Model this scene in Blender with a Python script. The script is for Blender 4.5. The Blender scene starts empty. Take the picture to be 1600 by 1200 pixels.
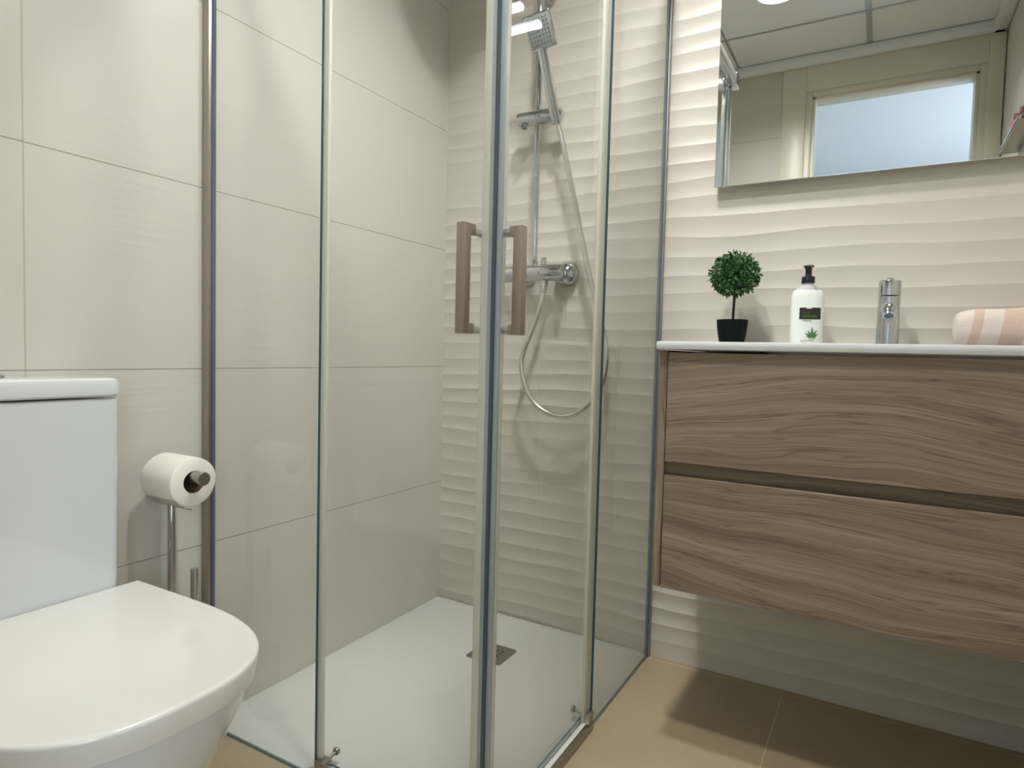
import bpy, bmesh, math, random
import numpy as np
from mathutils import Vector, Matrix, noise
PI = math.pi
random.seed(7)
C = bpy.context.scene.collection
S = bpy.context.scene

# ------------------------------------------------------------ camera, world, exposure
def setup_camera():
    yaw, pitch, roll = -0.5221, -0.0482, 0.025
    f = Vector((math.sin(yaw)*math.cos(pitch), math.cos(yaw)*math.cos(pitch), math.sin(pitch)))
    r = Vector((math.cos(yaw), -math.sin(yaw), 0)); u = r.cross(f)
    r2 = r*math.cos(roll)+u*math.sin(roll); u2 = u*math.cos(roll)-r*math.sin(roll)
    cam = bpy.data.cameras.new('camera'); o = bpy.data.objects.new('camera', cam); C.objects.link(o)
    m = Matrix.Identity(4)
    for i in range(3):
        m[i][0] = r2[i]; m[i][1] = u2[i]; m[i][2] = -f[i]
    m.translation = Vector((1.3165, -1.8073, .8752))
    o.matrix_world = m
    cam.sensor_width = 36; cam.sensor_fit = 'HORIZONTAL'; cam.lens = 999.75/1600*36
    cam.clip_start = 0.01
    S.camera = o
setup_camera()
w = bpy.data.worlds.new('world'); S.world = w; w.use_nodes = True
w.node_tree.nodes['Background'].inputs[0].default_value = (.75, .85, 1, 1)
w.node_tree.nodes['Background'].inputs[1].default_value = .3
S.view_settings.view_transform = 'Standard'; S.view_settings.look = 'None'
S.view_settings.exposure = 0.16; S.view_settings.gamma = 1; S.view_settings.use_curve_mapping = False
DOWN_E, DOWN2_E, LED_E, WIN_E = 410.0, 400.0, 10.0, 8.2      # strength of the downlight, the mirror light and the hall window

W, D, H = .762, .902, 2.4     # shower footprint, ceiling height
YW, XR = -1.85, 1.735         # door wall, right wall
WT = .910                     # worktop height

# ------------------------------------------------------------ materials
def rgb(r, g, b):
    f = lambda c: (c/255/12.92) if c/255 <= .04045 else ((c/255+.055)/1.055)**2.4
    return (f(r), f(g), f(b), 1)
class N:
    def __init__(s, name):
        s.m = bpy.data.materials.new(name); s.m.use_nodes = True
        s.t = s.m.node_tree; s.b = s.t.nodes['Principled BSDF']; s.out = s.t.nodes['Material Output']
    def n(s, ty, **k):
        x = s.t.nodes.new(ty)
        for a, v in k.items(): setattr(x, a, v)
        return x
    def l(s, a, b): s.t.links.new(a, b)
    def math(s, op, a, b=None, c=None):
        x = s.n('ShaderNodeMath', operation=op)
        for i, v in enumerate((a, b, c)):
            if v is None: continue
            if isinstance(v, (int, float)): x.inputs[i].default_value = v
            else: s.l(v, x.inputs[i])
        return x.outputs[0]
    def noise(s, vec, scale, detail=3, rough=.5):
        x = s.n('ShaderNodeTexNoise'); s.l(vec, x.inputs['Vector'])
        x.inputs['Scale'].default_value = scale; x.inputs['Detail'].default_value = detail; x.inputs['Roughness'].default_value = rough
        return x.outputs['Fac']
    def coords(s, scale=(1, 1, 1), loc=(0, 0, 0)):
        tc = s.n('ShaderNodeTexCoord'); mp = s.n('ShaderNodeMapping')
        mp.inputs['Scale'].default_value = scale; mp.inputs['Location'].default_value = loc
        s.l(tc.outputs['Object'], mp.inputs['Vector']); return mp.outputs[0]
    def mix(s, fac, a, b):
        x = s.n('ShaderNodeMix', data_type='RGBA')
        if isinstance(fac, (int, float)): x.inputs[0].default_value = fac
        else: s.l(fac, x.inputs[0])
        for i, v in ((6, a), (7, b)):
            if isinstance(v, tuple): x.inputs[i].default_value = v
            else: s.l(v, x.inputs[i])
        return x.outputs[2]
    def bump(s, h, strength=.3, dist=.001):
        x = s.n('ShaderNodeBump'); x.inputs['Strength'].default_value = strength; x.inputs['Distance'].default_value = dist
        s.l(h, x.inputs['Height']); s.l(x.outputs[0], s.b.inputs['Normal'])
def plain(name, col, rough=.5, metal=0, var=.04, nscale=25, coat=0, spec=.5):
    a = N(name); v = a.coords(); f = a.noise(v, nscale)
    dk = tuple(c*(1-var) for c in col[:3])+(1,)
    a.l(a.mix(f, col, dk), a.b.inputs['Base Color'])
    a.b.inputs['Roughness'].default_value = rough; a.b.inputs['Metallic'].default_value = metal
    a.b.inputs['Coat Weight'].default_value = coat; a.b.inputs['Coat Roughness'].default_value = .03
    a.b.inputs['Specular IOR Level'].default_value = spec
    return a.m
def emit(name, col, st):
    a = N(name); e = a.n('ShaderNodeEmission'); e.inputs[0].default_value = col; e.inputs[1].default_value = st
    a.l(e.outputs[0], a.out.inputs[0]); return a.m

def line_mask(a, coord, offs, period, wid):
    x = a.math('SUBTRACT', coord, offs)
    x = a.math('PINGPONG', x, period/2) if period else a.math('ABSOLUTE', x)
    return a.math('LESS_THAN', x, wid)
def wall_tile(name, axis, voff, vper, base=(204, 202, 192)):
    """smooth tiles laid 40 cm high, fine brushed relief, hairline joints"""
    a = N(name); tc = a.n('ShaderNodeTexCoord'); sp = a.n('ShaderNodeSeparateXYZ'); a.l(tc.outputs['Object'], sp.inputs[0])
    j1 = line_mask(a, sp.outputs[2], .8231, .4, .0009)
    j2 = line_mask(a, sp.outputs[axis], voff, vper, .0016)
    sc = [3.5, 3.5, 95]; st = a.noise(a.coords(tuple(sc)), 1.0, 4, .6)
    sel = a.noise(a.coords((1.5, 1.5, 5)), 2.2, 2)
    ramp = a.n('ShaderNodeMapRange'); ramp.inputs[1].default_value = .5; ramp.inputs[2].default_value = .72; a.l(sel, ramp.inputs[0])
    c = a.mix(a.noise(a.coords(), 2.5, 3), rgb(*base), rgb(*[q-5 for q in base]))
    c = a.mix(a.math('MULTIPLY', j2, .75), c, rgb(170, 168, 150))
    c = a.mix(a.math('MULTIPLY', a.math('MULTIPLY', j1, a.math('GREATER_THAN', sp.outputs[2], .2)), .8), c, rgb(112, 104, 92))
    a.l(c, a.b.inputs['Base Color'])
    h = a.math('MULTIPLY', st, a.math('ADD', ramp.outputs[0], .12))
    h = a.math('SUBTRACT', h, a.math('MULTIPLY', a.math('MAXIMUM', j1, j2), .5))
    a.bump(h, .55, .0016); a.b.inputs['Roughness'].default_value = .42
    return a.m
M = {}
M['tileA'] = wall_tile('cream_wall_tile', 1, -1.254, 0)
M['tileC'] = wall_tile('beige_wall_tile', 0, .3, 1.2, (204, 198, 185))
def relief():
    a = N('wavy_relief_tile'); v = a.coords(); 
    a.l(a.mix(a.noise(v, 3, 3), rgb(206, 200, 189), rgb(200, 194, 183)), a.b.inputs['Base Color'])
    a.b.inputs['Roughness'].default_value = .38
    a.bump(a.noise(a.coords((6, 6, 60)), 1, 3), .12, .001); return a.m
M['relief'] = relief()
def floor_mat():
    a = N('beige_floor_tile'); tc = a.n('ShaderNodeTexCoord'); sp = a.n('ShaderNodeSeparateXYZ'); a.l(tc.outputs['Object'], sp.inputs[0])
    jx = line_mask(a, sp.outputs[0], 1.131, .6, .0015); jy = line_mask(a, sp.outputs[1], -.62, .6, .0015)
    n = a.noise(a.coords(), 4, 6, .6); n2 = a.noise(a.coords(), 70, 3)
    c = a.mix(n, rgb(176, 160, 132), rgb(158, 142, 114)); c = a.mix(a.math('MULTIPLY', n2, .25), c, rgb(140, 126, 100))
    j = a.math('MAXIMUM', jx, jy); c = a.mix(j, c, rgb(190, 180, 158)); a.l(c, a.b.inputs['Base Color'])
    a.bump(a.math('SUBTRACT', n2, j), .15, .0008); a.b.inputs['Roughness'].default_value = .45; return a.m
M['floor'] = floor_mat()
def wood(name, vert=False, dark=1.0):
    a = N(name); tc = a.n('ShaderNodeTexCoord'); sp = a.n('ShaderNodeSeparateXYZ'); a.l(tc.outputs['Object'], sp.inputs[0])
    al, ac = (2, 0) if vert else (0, 2)
    warp = a.noise(a.coords((1.0, 1, 2.0) if not vert else (2.0, 1, 1)), 1.6, 2, .4)
    z = a.math('ADD', sp.outputs[ac], a.math('MULTIPLY', warp, .16))
    def bands(fa, fc, det, seed):
        cb = a.n('ShaderNodeCombineXYZ'); a.l(a.math('MULTIPLY', sp.outputs[al], fa), cb.inputs[0]); a.l(a.math('MULTIPLY', z, fc), cb.inputs[1]); cb.inputs[2].default_value = seed
        return a.noise(cb.outputs[0], 1, det, .55)
    b1 = bands(1.0, 26, 2, 3.1); b2 = bands(1.3, 120, 3, 8.7); b3 = bands(5, 520, 2, 1.3); b4 = bands(1.4, 60, 2, 5.5)
    cr = a.n('ShaderNodeValToRGB'); e = cr.color_ramp.elements
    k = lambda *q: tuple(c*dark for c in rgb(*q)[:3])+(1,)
    e[0].position = .27; e[0].color = k(90, 76, 60); e[1].position = .70; e[1].color = k(172, 156, 136)
    q = e.new(.44); q.color = k(128, 112, 93); q = e.new(.55); q.color = k(145, 129, 109)
    mixv = a.math('ADD', a.math('MULTIPLY', b1, .40), a.math('ADD', a.math('MULTIPLY', b2, .36), a.math('MULTIPLY', b3, .24)))
    a.l(mixv, cr.inputs[0])
    vein = a.n('ShaderNodeMapRange'); vein.inputs[1].default_value = .60; vein.inputs[2].default_value = .70; a.l(b4, vein.inputs[0])
    def contour(src, lv, wd):
        x = a.math('ABSOLUTE', a.math('SUBTRACT', src, lv)); m = a.n('ShaderNodeMapRange'); m.inputs[1].default_value = wd; m.inputs[2].default_value = 0; a.l(x, m.inputs[0]); return m.outputs[0]
    ln = a.math('MAXIMUM', contour(b4, .53, .016), a.math('MAXIMUM', contour(b1, .47, .010), contour(b4, .44, .012)))
    c = a.mix(a.math('MULTIPLY', vein.outputs[0], .4), cr.outputs[0], k(84, 66, 49)); c = a.mix(a.math('MULTIPLY', ln, .55), c, k(78, 60, 44)); a.l(c, a.b.inputs['Base Color'])
    a.b.inputs['Roughness'].default_value = .5; a.bump(b2, .1, .0006); return a.m
M['wood'] = wood('walnut_wave_veneer'); M['wood_v'] = wood('veneer_upright', True); M['wood_ch'] = wood('veneer_shaded', False, .85)  # channel copy is the same veneer, darkened to carry the recess shade
M['dark'] = plain('dark_gap', (.012, .011, .01, 1), .8)
M['ceramic'] = plain('white_ceramic', rgb(211, 214, 213), .12, coat=.6, var=.015)
M['seat'] = plain('white_seat_plastic', rgb(219, 218, 211), .16, var=.015, coat=.3)
M['tray'] = plain('white_tray_resin', rgb(214, 215, 208), .55, var=.03, nscale=60)
M['chrome'] = plain('chrome', (.58, .59, .61, 1), .07, 1, .02)
M['hose'] = plain('hose_metal', (.72, .71, .68, 1), .25, 1, .1)
M['satin'] = plain('satin_aluminium', (.42, .38, .33, 1), .38, 1, .08, 60)
M['satinl'] = plain('light_aluminium', (.75, .74, .70, 1), .3, 1, .05, 60)
M['handle'] = plain('champagne_metal', rgb(164, 150, 136), .42, .45, .06, 60)
M['steel'] = plain('brushed_steel', (.42, .40, .36, 1), .35, 1, .1, 80)
M['blackp'] = plain('black_plastic', (.012, .012, .015, 1), .35, var=.1)
M['pot'] = plain('black_pot', (.004, .005, .006, 1), .65, var=.2, spec=.15)
M['stem'] = plain('dark_brown_stem', (.035, .018, .015, 1), .7, var=.4)
M['paper'] = plain('tissue_paper', rgb(236, 231, 222), .9, var=.03, nscale=120)
M['card'] = plain('cardboard', rgb(112, 82, 60), .85, var=.2)
M['paint'] = plain('white_paint', rgb(225, 228, 230), .7, var=.02)
M['casing'] = plain('cream_door_casing', rgb(216, 210, 190), .35, var=.03)
M['ceil'] = plain('glossy_ceiling_panel', rgb(226, 228, 226), .22, var=.02, coat=.25)
M['tbar'] = plain('grid_bar', (.55, .58, .62, 1), .22, .9)
M['rubber'] = plain('grey_rubber', rgb(96, 98, 102), .5)
M['green'] = None
M['pink'] = plain('pink_plastic', rgb(196, 120, 116), .4)
M['red'] = plain('brown_red_plastic', rgb(120, 66, 60), .4)
M['glow'] = emit('downlight_glow', (1, 1.0, .985, 1), DOWN_E)
M['glow2'] = emit('weaker_downlight_glow', (1, 1.0, .985, 1), DOWN2_E)
M['led'] = emit('led_strip_glow', (.92, .95, 1, 1), LED_E)
M['daylight'] = emit('daylight_window', (.74, .87, 1, 1), WIN_E)
def mirror_mat():
    a = N('silver_mirror'); v = a.coords()
    a.l(a.mix(a.noise(v, 2), (.88, .90, .90, 1), (.87, .895, .89, 1)), a.b.inputs['Base Color'])
    a.b.inputs['Metallic'].default_value = 1; a.b.inputs['Roughness'].default_value = .0; return a.m
M['mirror'] = mirror_mat()
def glass_mat(name='clear_glass', tint=(.975, .985, .978, 1), ior=1.6):
    a = N(name); t = a.n('ShaderNodeBsdfTransparent'); t.inputs[0].default_value = tint
    t2 = a.n('ShaderNodeBsdfTransparent'); g = a.n('ShaderNodeBsdfGlossy'); g.inputs['Roughness'].default_value = 0.0
    fr = a.n('ShaderNodeFresnel'); fr.inputs[0].default_value = ior
    mx = a.n('ShaderNodeMixShader'); a.l(fr.outputs[0], mx.inputs[0]); a.l(t.outputs[0], mx.inputs[1]); a.l(g.outputs[0], mx.inputs[2])
    geo = a.n('ShaderNodeNewGeometry'); m2 = a.n('ShaderNodeMixShader')
    a.l(geo.outputs['Backfacing'], m2.inputs[0]); a.l(mx.outputs[0], m2.inputs[1]); a.l(t2.outputs[0], m2.inputs[2])
    a.l(m2.outputs[0], a.out.inputs[0]); return a.m
M['glass'] = glass_mat()
M['edge'] = plain('teal_glass_edge', rgb(44, 74, 80), .12, .0, .1, coat=.8)
def seal_mat(name, col, tr):
    a = N(name); t = a.n('ShaderNodeBsdfTransparent'); t.inputs[0].default_value = (.9, .93, .93, 1)
    a.b.inputs['Base Color'].default_value = col; a.b.inputs['Roughness'].default_value = .25
    f = a.math('ADD', a.math('MULTIPLY', a.noise(a.coords(), 8), .04), tr)
    mx = a.n('ShaderNodeMixShader'); a.l(f, mx.inputs[0]); a.l(a.b.outputs[0], mx.inputs[1]); a.l(t.outputs[0], mx.inputs[2])
    a.l(mx.outputs[0], a.out.inputs[0]); return a.m
M['seal'] = seal_mat('clear_seal', rgb(226, 224, 210), .35)
M['profg'] = plain('grey_profile', rgb(150, 147, 148), .4, .3)
M['seal2'] = seal_mat('grey_magnetic_seal', rgb(176, 184, 186), .12)
M['seal3'] = seal_mat('dark_magnet', rgb(84, 92, 100), .02)
M['lotion'] = plain('white_lotion_bottle', rgb(236, 240, 234), .18, var=.01, coat=.4)
M['neck'] = plain('clear_neck', rgb(196, 194, 196), .1, var=.02, coat=.6)
M['lblack'] = plain('label_black', rgb(38, 34, 30), .5)
M['lgreen'] = plain('label_green', rgb(92, 140, 62), .5)
M['lgreen2'] = plain('leaf_print_green', rgb(78, 134, 78), .5, var=.3, nscale=300)
M['lgrey'] = plain('label_grey', rgb(170, 170, 168), .5)
def leaf_mat():
    a = N('boxwood_leaf'); oi = a.n('ShaderNodeNewGeometry'); 
    f = a.n('ShaderNodeMapRange'); a.l(oi.outputs['Random Per Island'], f.inputs[0])
    c = a.mix(f.outputs[0], rgb(26, 64, 30), rgb(84, 130, 72)); a.l(c, a.b.inputs['Base Color'])
    a.b.inputs['Roughness'].default_value = .45; return a.m
M['leaf'] = leaf_mat()
def towel_mat():
    a = N('striped_towel'); tc = a.n('ShaderNodeTexCoord'); sp = a.n('ShaderNodeSeparateXYZ'); a.l(tc.outputs['Object'], sp.inputs[0])
    # wide woven stripes across the towel
    x = a.math('ADD', sp.outputs[0], a.math('MULTIPLY', sp.outputs[2], -.16)); mk = None
    for cx, hw in ((.030, .009), (.093, .020), (.165, .009), (.225, .020)):
        mm = a.n('ShaderNodeMapRange'); mm.inputs[1].default_value = hw+.001; mm.inputs[2].default_value = hw-.001; a.l(a.math('ABSOLUTE', a.math('SUBTRACT', x, cx)), mm.inputs[0])
        mk = mm.outputs[0] if mk is None else a.math('MAXIMUM', mk, mm.outputs[0])
    n = a.noise(a.coords((1, 1, 1)), 500, 3); n2 = a.noise(a.coords((220, 220, 900)), 1, 2)
    c = a.mix(mk, rgb(238, 226, 214), rgb(224, 198, 182)); a.l(c, a.b.inputs['Base Color'])
    a.bump(a.math('ADD', n, a.math('MULTIPLY', n2, 1.5)), .9, .003); a.b.inputs['Roughness'].default_value = .95; return a.m
M['towel'] = towel_mat()

# ------------------------------------------------------------ mesh helpers
def nb(): return bmesh.new()
def box(bm, a, b, bev=0, seg=2, mi=0):
    a = Vector(a); b = Vector(b); c = (a+b)/2; s = b-a
    t = nb(); bmesh.ops.create_cube(t, size=1)
    for v in t.verts: v.co = Vector((v.co.x*s.x, v.co.y*s.y, v.co.z*s.z))+c
    if bev: bmesh.ops.bevel(t, geom=list(t.edges), offset=min(bev, min(abs(x) for x in s)*.49), segments=seg, profile=.5, affect='EDGES')
    for f in t.faces: f.material_index = mi
    merge(bm, t)
def merge(bm, t, mi=None):
    mp = [bm.verts.new(v.co) for v in t.verts]
    t.verts.index_update()
    for f in t.faces:
        try:
            g = bm.faces.new([mp[v.index] for v in f.verts]); g.material_index = f.material_index if mi is None else mi; g.smooth = f.smooth
        except ValueError: pass
    t.free()
def frames(pts):
    ts = []
    for i in range(len(pts)):
        a = pts[max(i-1, 0)]; b = pts[min(i+1, len(pts)-1)]; ts.append((b-a).normalized())
    up = Vector((0, 0, 1)) if abs(ts[0].z) < .9 else Vector((1, 0, 0))
    n = (up - ts[0]*up.dot(ts[0])).normalized(); fr = []
    for t in ts:
        n = (n - t*n.dot(t)).normalized(); fr.append((t, n, t.cross(n)))
    return fr
def tube(bm, pts, r, seg=16, cap=True, ribs=0, mi=0):
    pts = [Vector(p) for p in pts]; rr = r if isinstance(r, (list, tuple)) else [r]*len(pts)
    rings = []
    for p, (t, n, b), q in zip(pts, frames(pts), rr):
        rings.append([bm.verts.new(p+(n*math.cos(2*PI*k/seg)+b*math.sin(2*PI*k/seg))*q) for k in range(seg)])
    for i in range(len(rings)-1):
        for k in range(seg):
            f = bm.faces.new((rings[i][k], rings[i][(k+1) % seg], rings[i+1][(k+1) % seg], rings[i+1][k])); f.smooth = True; f.material_index = mi
    if cap:
        f = bm.faces.new(list(reversed(rings[0]))); f.material_index = mi
        f = bm.faces.new(rings[-1]); f.material_index = mi
def lathe(bm, prof, c=(0, 0, 0), seg=40, axis='z', sx=1, sy=1, mi=0, rot=0):
    """prof: (radius, height) pairs; sharp where repeated"""
    c = Vector(c); rings = []
    for r, h in prof:
        ring = []
        for k in range(seg):
            a = 2*PI*k/seg; x, y = r*math.cos(a)*sx, r*math.sin(a)*sy
            x, y = x*math.cos(rot)-y*math.sin(rot), x*math.sin(rot)+y*math.cos(rot)
            p = {'z': (x, y, h), 'x': (h, x, y), 'y': (x, h, y)}[axis]
            ring.append(bm.verts.new(c+Vector(p)))
        rings.append(ring)
    for i in range(len(rings)-1):
        for k in range(seg):
            f = bm.faces.new((rings[i][k], rings[i][(k+1) % seg], rings[i+1][(k+1) % seg], rings[i+1][k])); f.smooth = True; f.material_index = mi
    if prof[0][0] > 1e-6: f = bm.faces.new(list(reversed(rings[0]))); f.material_index = mi
    if prof[-1][0] > 1e-6: f = bm.faces.new(rings[-1]); f.material_index = mi
def loft(bm, rings, cap=True, smooth=True, mi=0):
    R = [[bm.verts.new(p) for p in r] for r in rings]; n = len(R[0])
    for i in range(len(R)-1):
        for k in range(n):
            f = bm.faces.new((R[i][k], R[i][(k+1) % n], R[i+1][(k+1) % n], R[i+1][k])); f.smooth = smooth; f.material_index = mi
    if cap:
        bm.faces.new(list(reversed(R[0]))).smooth = False; bm.faces.new(R[-1]).smooth = False
def curve_pts(P, n=12):
    P = [Vector(p) for p in P]; Q = [P[0]*2-P[1]]+P+[P[-1]*2-P[-2]]; out = []
    for i in range(1, len(Q)-2):
        a, b, c, d = Q[i-1:i+3]
        for k in range(n):
            t = k/n; out.append(.5*((2*b)+(c-a)*t+(2*a-5*b+4*c-d)*t*t+(3*b-3*c+d-a)*t**3))
    out.append(P[-1]); return out
def rrect(x0, x1, y0, y1, r, z, n=6):
    out = []
    for cx, cy, a0 in ((x1-r, y1-r, 0), (x0+r, y1-r, PI/2), (x0+r, y0+r, PI), (x1-r, y0+r, 3*PI/2)):
        for k in range(n+1):
            a = a0+PI/2*k/n; out.append(Vector((cx+r*math.cos(a), cy+r*math.sin(a), z)))
    return out
def part(name, bm, mats, root=None, smooth_angle=None):
    """root None: top level; root an Empty or a part; the mesh is given in world coordinates"""
    off = Vector((0, 0, 0)); r = root
    while r is not None: off += r.location; r = r.parent
    for v in bm.verts: v.co -= off
    bmesh.ops.recalc_face_normals(bm, faces=bm.faces)
    me = bpy.data.meshes.new(name); bm.to_mesh(me); bm.free()
    for m in (mats if isinstance(mats, list) else [mats]): me.materials.append(m)
    if smooth_angle:
        for p in me.polygons: p.use_smooth = True
        me.set_sharp_from_angle(angle=math.radians(smooth_angle))
    else: me.set_sharp_from_angle(angle=math.radians(38))
    o = bpy.data.objects.new(name, me); C.objects.link(o)
    if root is not None: o.parent = root
    return o
def thing(name, label, cat, loc, group=None):
    o = bpy.data.objects.new(name, None); C.objects.link(o); o.location = loc; o.empty_display_size = .05
    o['label'] = label; o['category'] = cat
    if group: o['group'] = group
    return o
def solo(name, bm, mats, label, cat, loc, group=None, sa=None):
    for v in bm.verts: v.co -= Vector(loc)
    o = part(name, bm, mats, None, sa); o.location = loc; o['label'] = label; o['category'] = cat
    if group: o['group'] = group
    return o
def struct(name, bm, mats, root=None, label=None):
    o = part(name, bm, mats, root)
    if root is None: o['kind'] = 'structure'
    if label: o['label'] = label; 
    return o

# ------------------------------------------------------------ room shell
bm = nb(); box(bm, (-.3, -5.0, -.08), (3.0, .12, 0)); struct('floor', bm, M['floor'])
bm = nb(); box(bm, (-.12, YW-.1, 0), (0, 0, H)); struct('wall_left', bm, M['tileA'])
bm = nb(); box(bm, (XR, YW-.1, 0), (XR+.12, 0, H)); struct('wall_right', bm, M['tileC'])
DX0, DX1, DZ = .957, 1.643, 2.20
bm = nb(); box(bm, (0, YW-.1, 0), (DX0, YW, H)); box(bm, (DX1, YW-.1, 0), (XR, YW, H)); box(bm, (DX0, YW-.1, DZ), (DX1, YW, H))
struct('wall_front', bm, M['tileC'])
def wavy_wall():
    """relief tiles: irregular overlapping ripples, real geometry"""
    p = .0505; T = [0, .05, .13, .24, .37, .5, .63, .76, .87, .95]
    K = int(H/p)+1; xs = np.linspace(0, XR, 190); bm = nb(); rows = []
    for k in range(-1, K+1):
        for t in T:
            q = k+t; row = []
            for x in xs:
                x = float(x)
                o = .014*noise.noise(Vector((x*2.3, q*.33, 1.7)))+.005*noise.noise(Vector((x*6, q*.6, 9.1)))
                amp = .0027*(.8+1.1*noise.noise(Vector((x*1.7+4, q*.37, 5.2)))); amp = max(.0004, min(.0038, amp))
                z = q*p+o
                h = (2*t-1)**2*(1-.25*t)+.25*t
                row.append((x, z, -amp*h))
            rows.append(row)
    keep = [r for r in rows if min(a[1] for a in r) > .004 and max(a[1] for a in r) < H-.004]
    keep = [[(x, 0., 0.) for x, _, _ in keep[0]]]+keep+[[(x, H, 0.) for x, _, _ in keep[0]]]
    G = [[bm.verts.new((x, y-.0, z)) for x, z, y in r] for r in keep]
    for i in range(len(G)-1):
        for j in range(len(xs)-1):
            f = bm.faces.new((G[i][j], G[i][j+1], G[i+1][j+1], G[i+1][j])); f.smooth = True
    # body of the wall behind the relief
    n = len(xs)-1
    bk = [bm.verts.new(c) for c in ((0, .12, 0), (XR, .12, 0), (XR, .12, H), (0, .12, H))]
    bm.faces.new((bk[3], bk[2], bk[1], bk[0]))
    bm.faces.new([bk[0], bk[1]]+[G[0][j] for j in range(n, -1, -1)]); bm.faces.new([bk[2], bk[3]]+[G[-1][j] for j in range(n+1)])
    bm.faces.new([bk[3], bk[0]]+[G[i][0] for i in range(len(G))]); bm.faces.new([bk[1], bk[2]]+[G[i][n] for i in range(len(G)-1, -1, -1)])
    me_o = struct('wall_back', bm, M['relief']); me_o.data.set_sharp_from_angle(angle=math.radians(7))
wavy_wall()
bm = nb(); box(bm, (-.12, YW-.1, H+.003), (XR+.12, .12, H+.1)); box(bm, (0, YW, H), (XR, 0, H+.004), mi=0)
struct('ceiling', bm, M['ceil'])
# ceiling grid bars between the removable panels
bm = nb()
for x in (.6, 1.2): box(bm, (x-.0045 if x < 1 else x-.012, YW, H-.003), (x+.0045 if x < 1 else x+.012, 0, H+.001))
for y in (-1.475, -.875, -.275): box(bm, (0, y-.006, H-.004), (XR, y+.006, H+.001))
struct('trim_1', bm, M['tbar'])
# cornice round the room
bm = nb(); cw, ch = .05, .05
for a, b in (((0, YW, H-ch), (XR, YW+cw, H)), ((0, -cw, H-ch), (XR, 0, H)), ((0, YW, H-ch), (cw, 0, H)), ((XR-.06, YW, H-ch), (XR, 0, H))): box(bm, a, b, .012)
struct('trim_2', bm, M['ceil'])
# door casing and jamb, the doorway the picture is taken from
bm = nb()
for s, x in ((-1, DX0), (1, DX1)):
    o = x+s*(.14 if s < 0 else .088)
    box(bm, (min(x+s*.03, o), YW, 0), (max(x+s*.03, o), YW+.018, H-ch), .003)
    box(bm, (min(x-s*.0, x+s*.035), YW, 0), (max(x, x+s*.035), YW+.010, DZ+.03), .003)
    box(bm, (min(x, x-s*.014), YW-.102, 0), (max(x, x-s*.014), YW+.004, DZ), .002)
box(bm, (DX0-.03, YW, DZ+.028), (DX1+.03, YW+.018, H-ch), .003); box(bm, (DX0+.0005, YW, DZ), (DX1-.0005, YW+.010, DZ+.028), .003)
box(bm, (DX0, YW-.102, DZ-.014), (DX1, YW+.004, DZ), .002)
struct('door_1', bm, M['casing'])
# hall behind the doorway
bm = nb(); y0 = -4.9
box(bm, (-.3, y0-.1, 0), (3.0, y0, 2.6))
struct('wall_hall_far', bm, M['paint'])
bm = nb(); box(bm, (-.4, y0-.1, 0), (-.3, YW-.1, 2.6)); struct('wall_hall_left', bm, M['paint'])
bm = nb(); wy0, wy1 = -4.4, -2.6; box(bm, (3.0, y0-.1, 0), (3.1, wy0, 2.6)); box(bm, (3.0, wy1, 0), (3.1, YW-.1, 2.6)); box(bm, (3.0, wy0, 0), (3.1, wy1, .9)); box(bm, (3.0, wy0, 2.4), (3.1, wy1, 2.6)); struct('wall_hall_right', bm, M['paint'])
bm = nb(); box(bm, (-.4, YW-.12, H+.1), (3.1, YW-.1, 2.6)); box(bm, (-.4, YW-.12, 0), (-.12, YW-.1, H+.1)); box(bm, (XR+.12, YW-.12, 0), (3.1, YW-.1, H+.1)); struct('wall_hall_near', bm, M['paint'])
bm = nb(); box(bm, (-.4, y0-.1, 2.6), (3.1, YW-.1, 2.7)); struct('ceiling_hall', bm, M['paint'])
bm = nb()
for a, b in (((3.0, wy0, .9), (3.05, wy0+.06, 2.4)), ((3.0, wy1-.06, .9), (3.05, wy1, 2.4)), ((3.0, wy0+.06, .9), (3.05, wy1-.06, .96)), ((3.0, wy0+.06, 2.34), (3.05, wy1-.06, 2.4)), ((3.0, -3.53, .96), (3.05, -3.47, 2.34))): box(bm, a, b)
wn = struct('window_1', bm, M['paint'])
bm = nb(); box(bm, (3.02, wy0+.05, .95), (3.03, wy1-.05, 2.35)); o = part('pane', bm, M['daylight'], wn)

# ------------------------------------------------------------ lights of the room
def downlight(x, y, m, label):
    t = thing('ceiling_downlight', label, 'light', (x, y, H), 'round ceiling downlights')
    bm = nb(); lathe(bm, [(.088, .002), (.088, -.046), (.085, -.050), (.078, -.050), (.075, -.047), (.0735, .002)], (x, y, H), 40); part('trim_ring', bm, M['ceil'], t)
    bm = nb(); lathe(bm, [(.064, -.001), (.064, -.0035)], (x, y, H), 32); part('lamp_disc', bm, m, t)
downlight(.885, -1.07, M['glow'], 'round downlight in the glossy ceiling, the one glowing at the top of the mirror')
downlight(.80, -.64, M['glow2'], 'round ceiling downlight above the shower door, nearer the wavy wall')

LX0, LX1, LZ, LY = 1.165, 1.465, 1.925, -.090
t = thing('mirror_light', 'slim white LED bar light on an arm above the mirror', 'light', (1.315, -.03, LZ))
bm = nb(); box(bm, (LX0, LY-.016, LZ+.002), (LX1, LY+.016, LZ+.016), .004); part('housing', bm, M['chrome'], t)
bm = nb(); box(bm, (LX0+.003, LY-.014, LZ-.014), (LX1-.003, LY+.014, LZ+.003), .005); part('diffuser', bm, M['led'], t)
bm = nb(); box(bm, (1.295, LY, LZ+.014), (1.335, -.012, LZ+.020), .002); box(bm, (1.285, -.030, LZ+.006), (1.345, -.006, LZ+.035), .003); part('arm', bm, M['chrome'], t)

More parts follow.
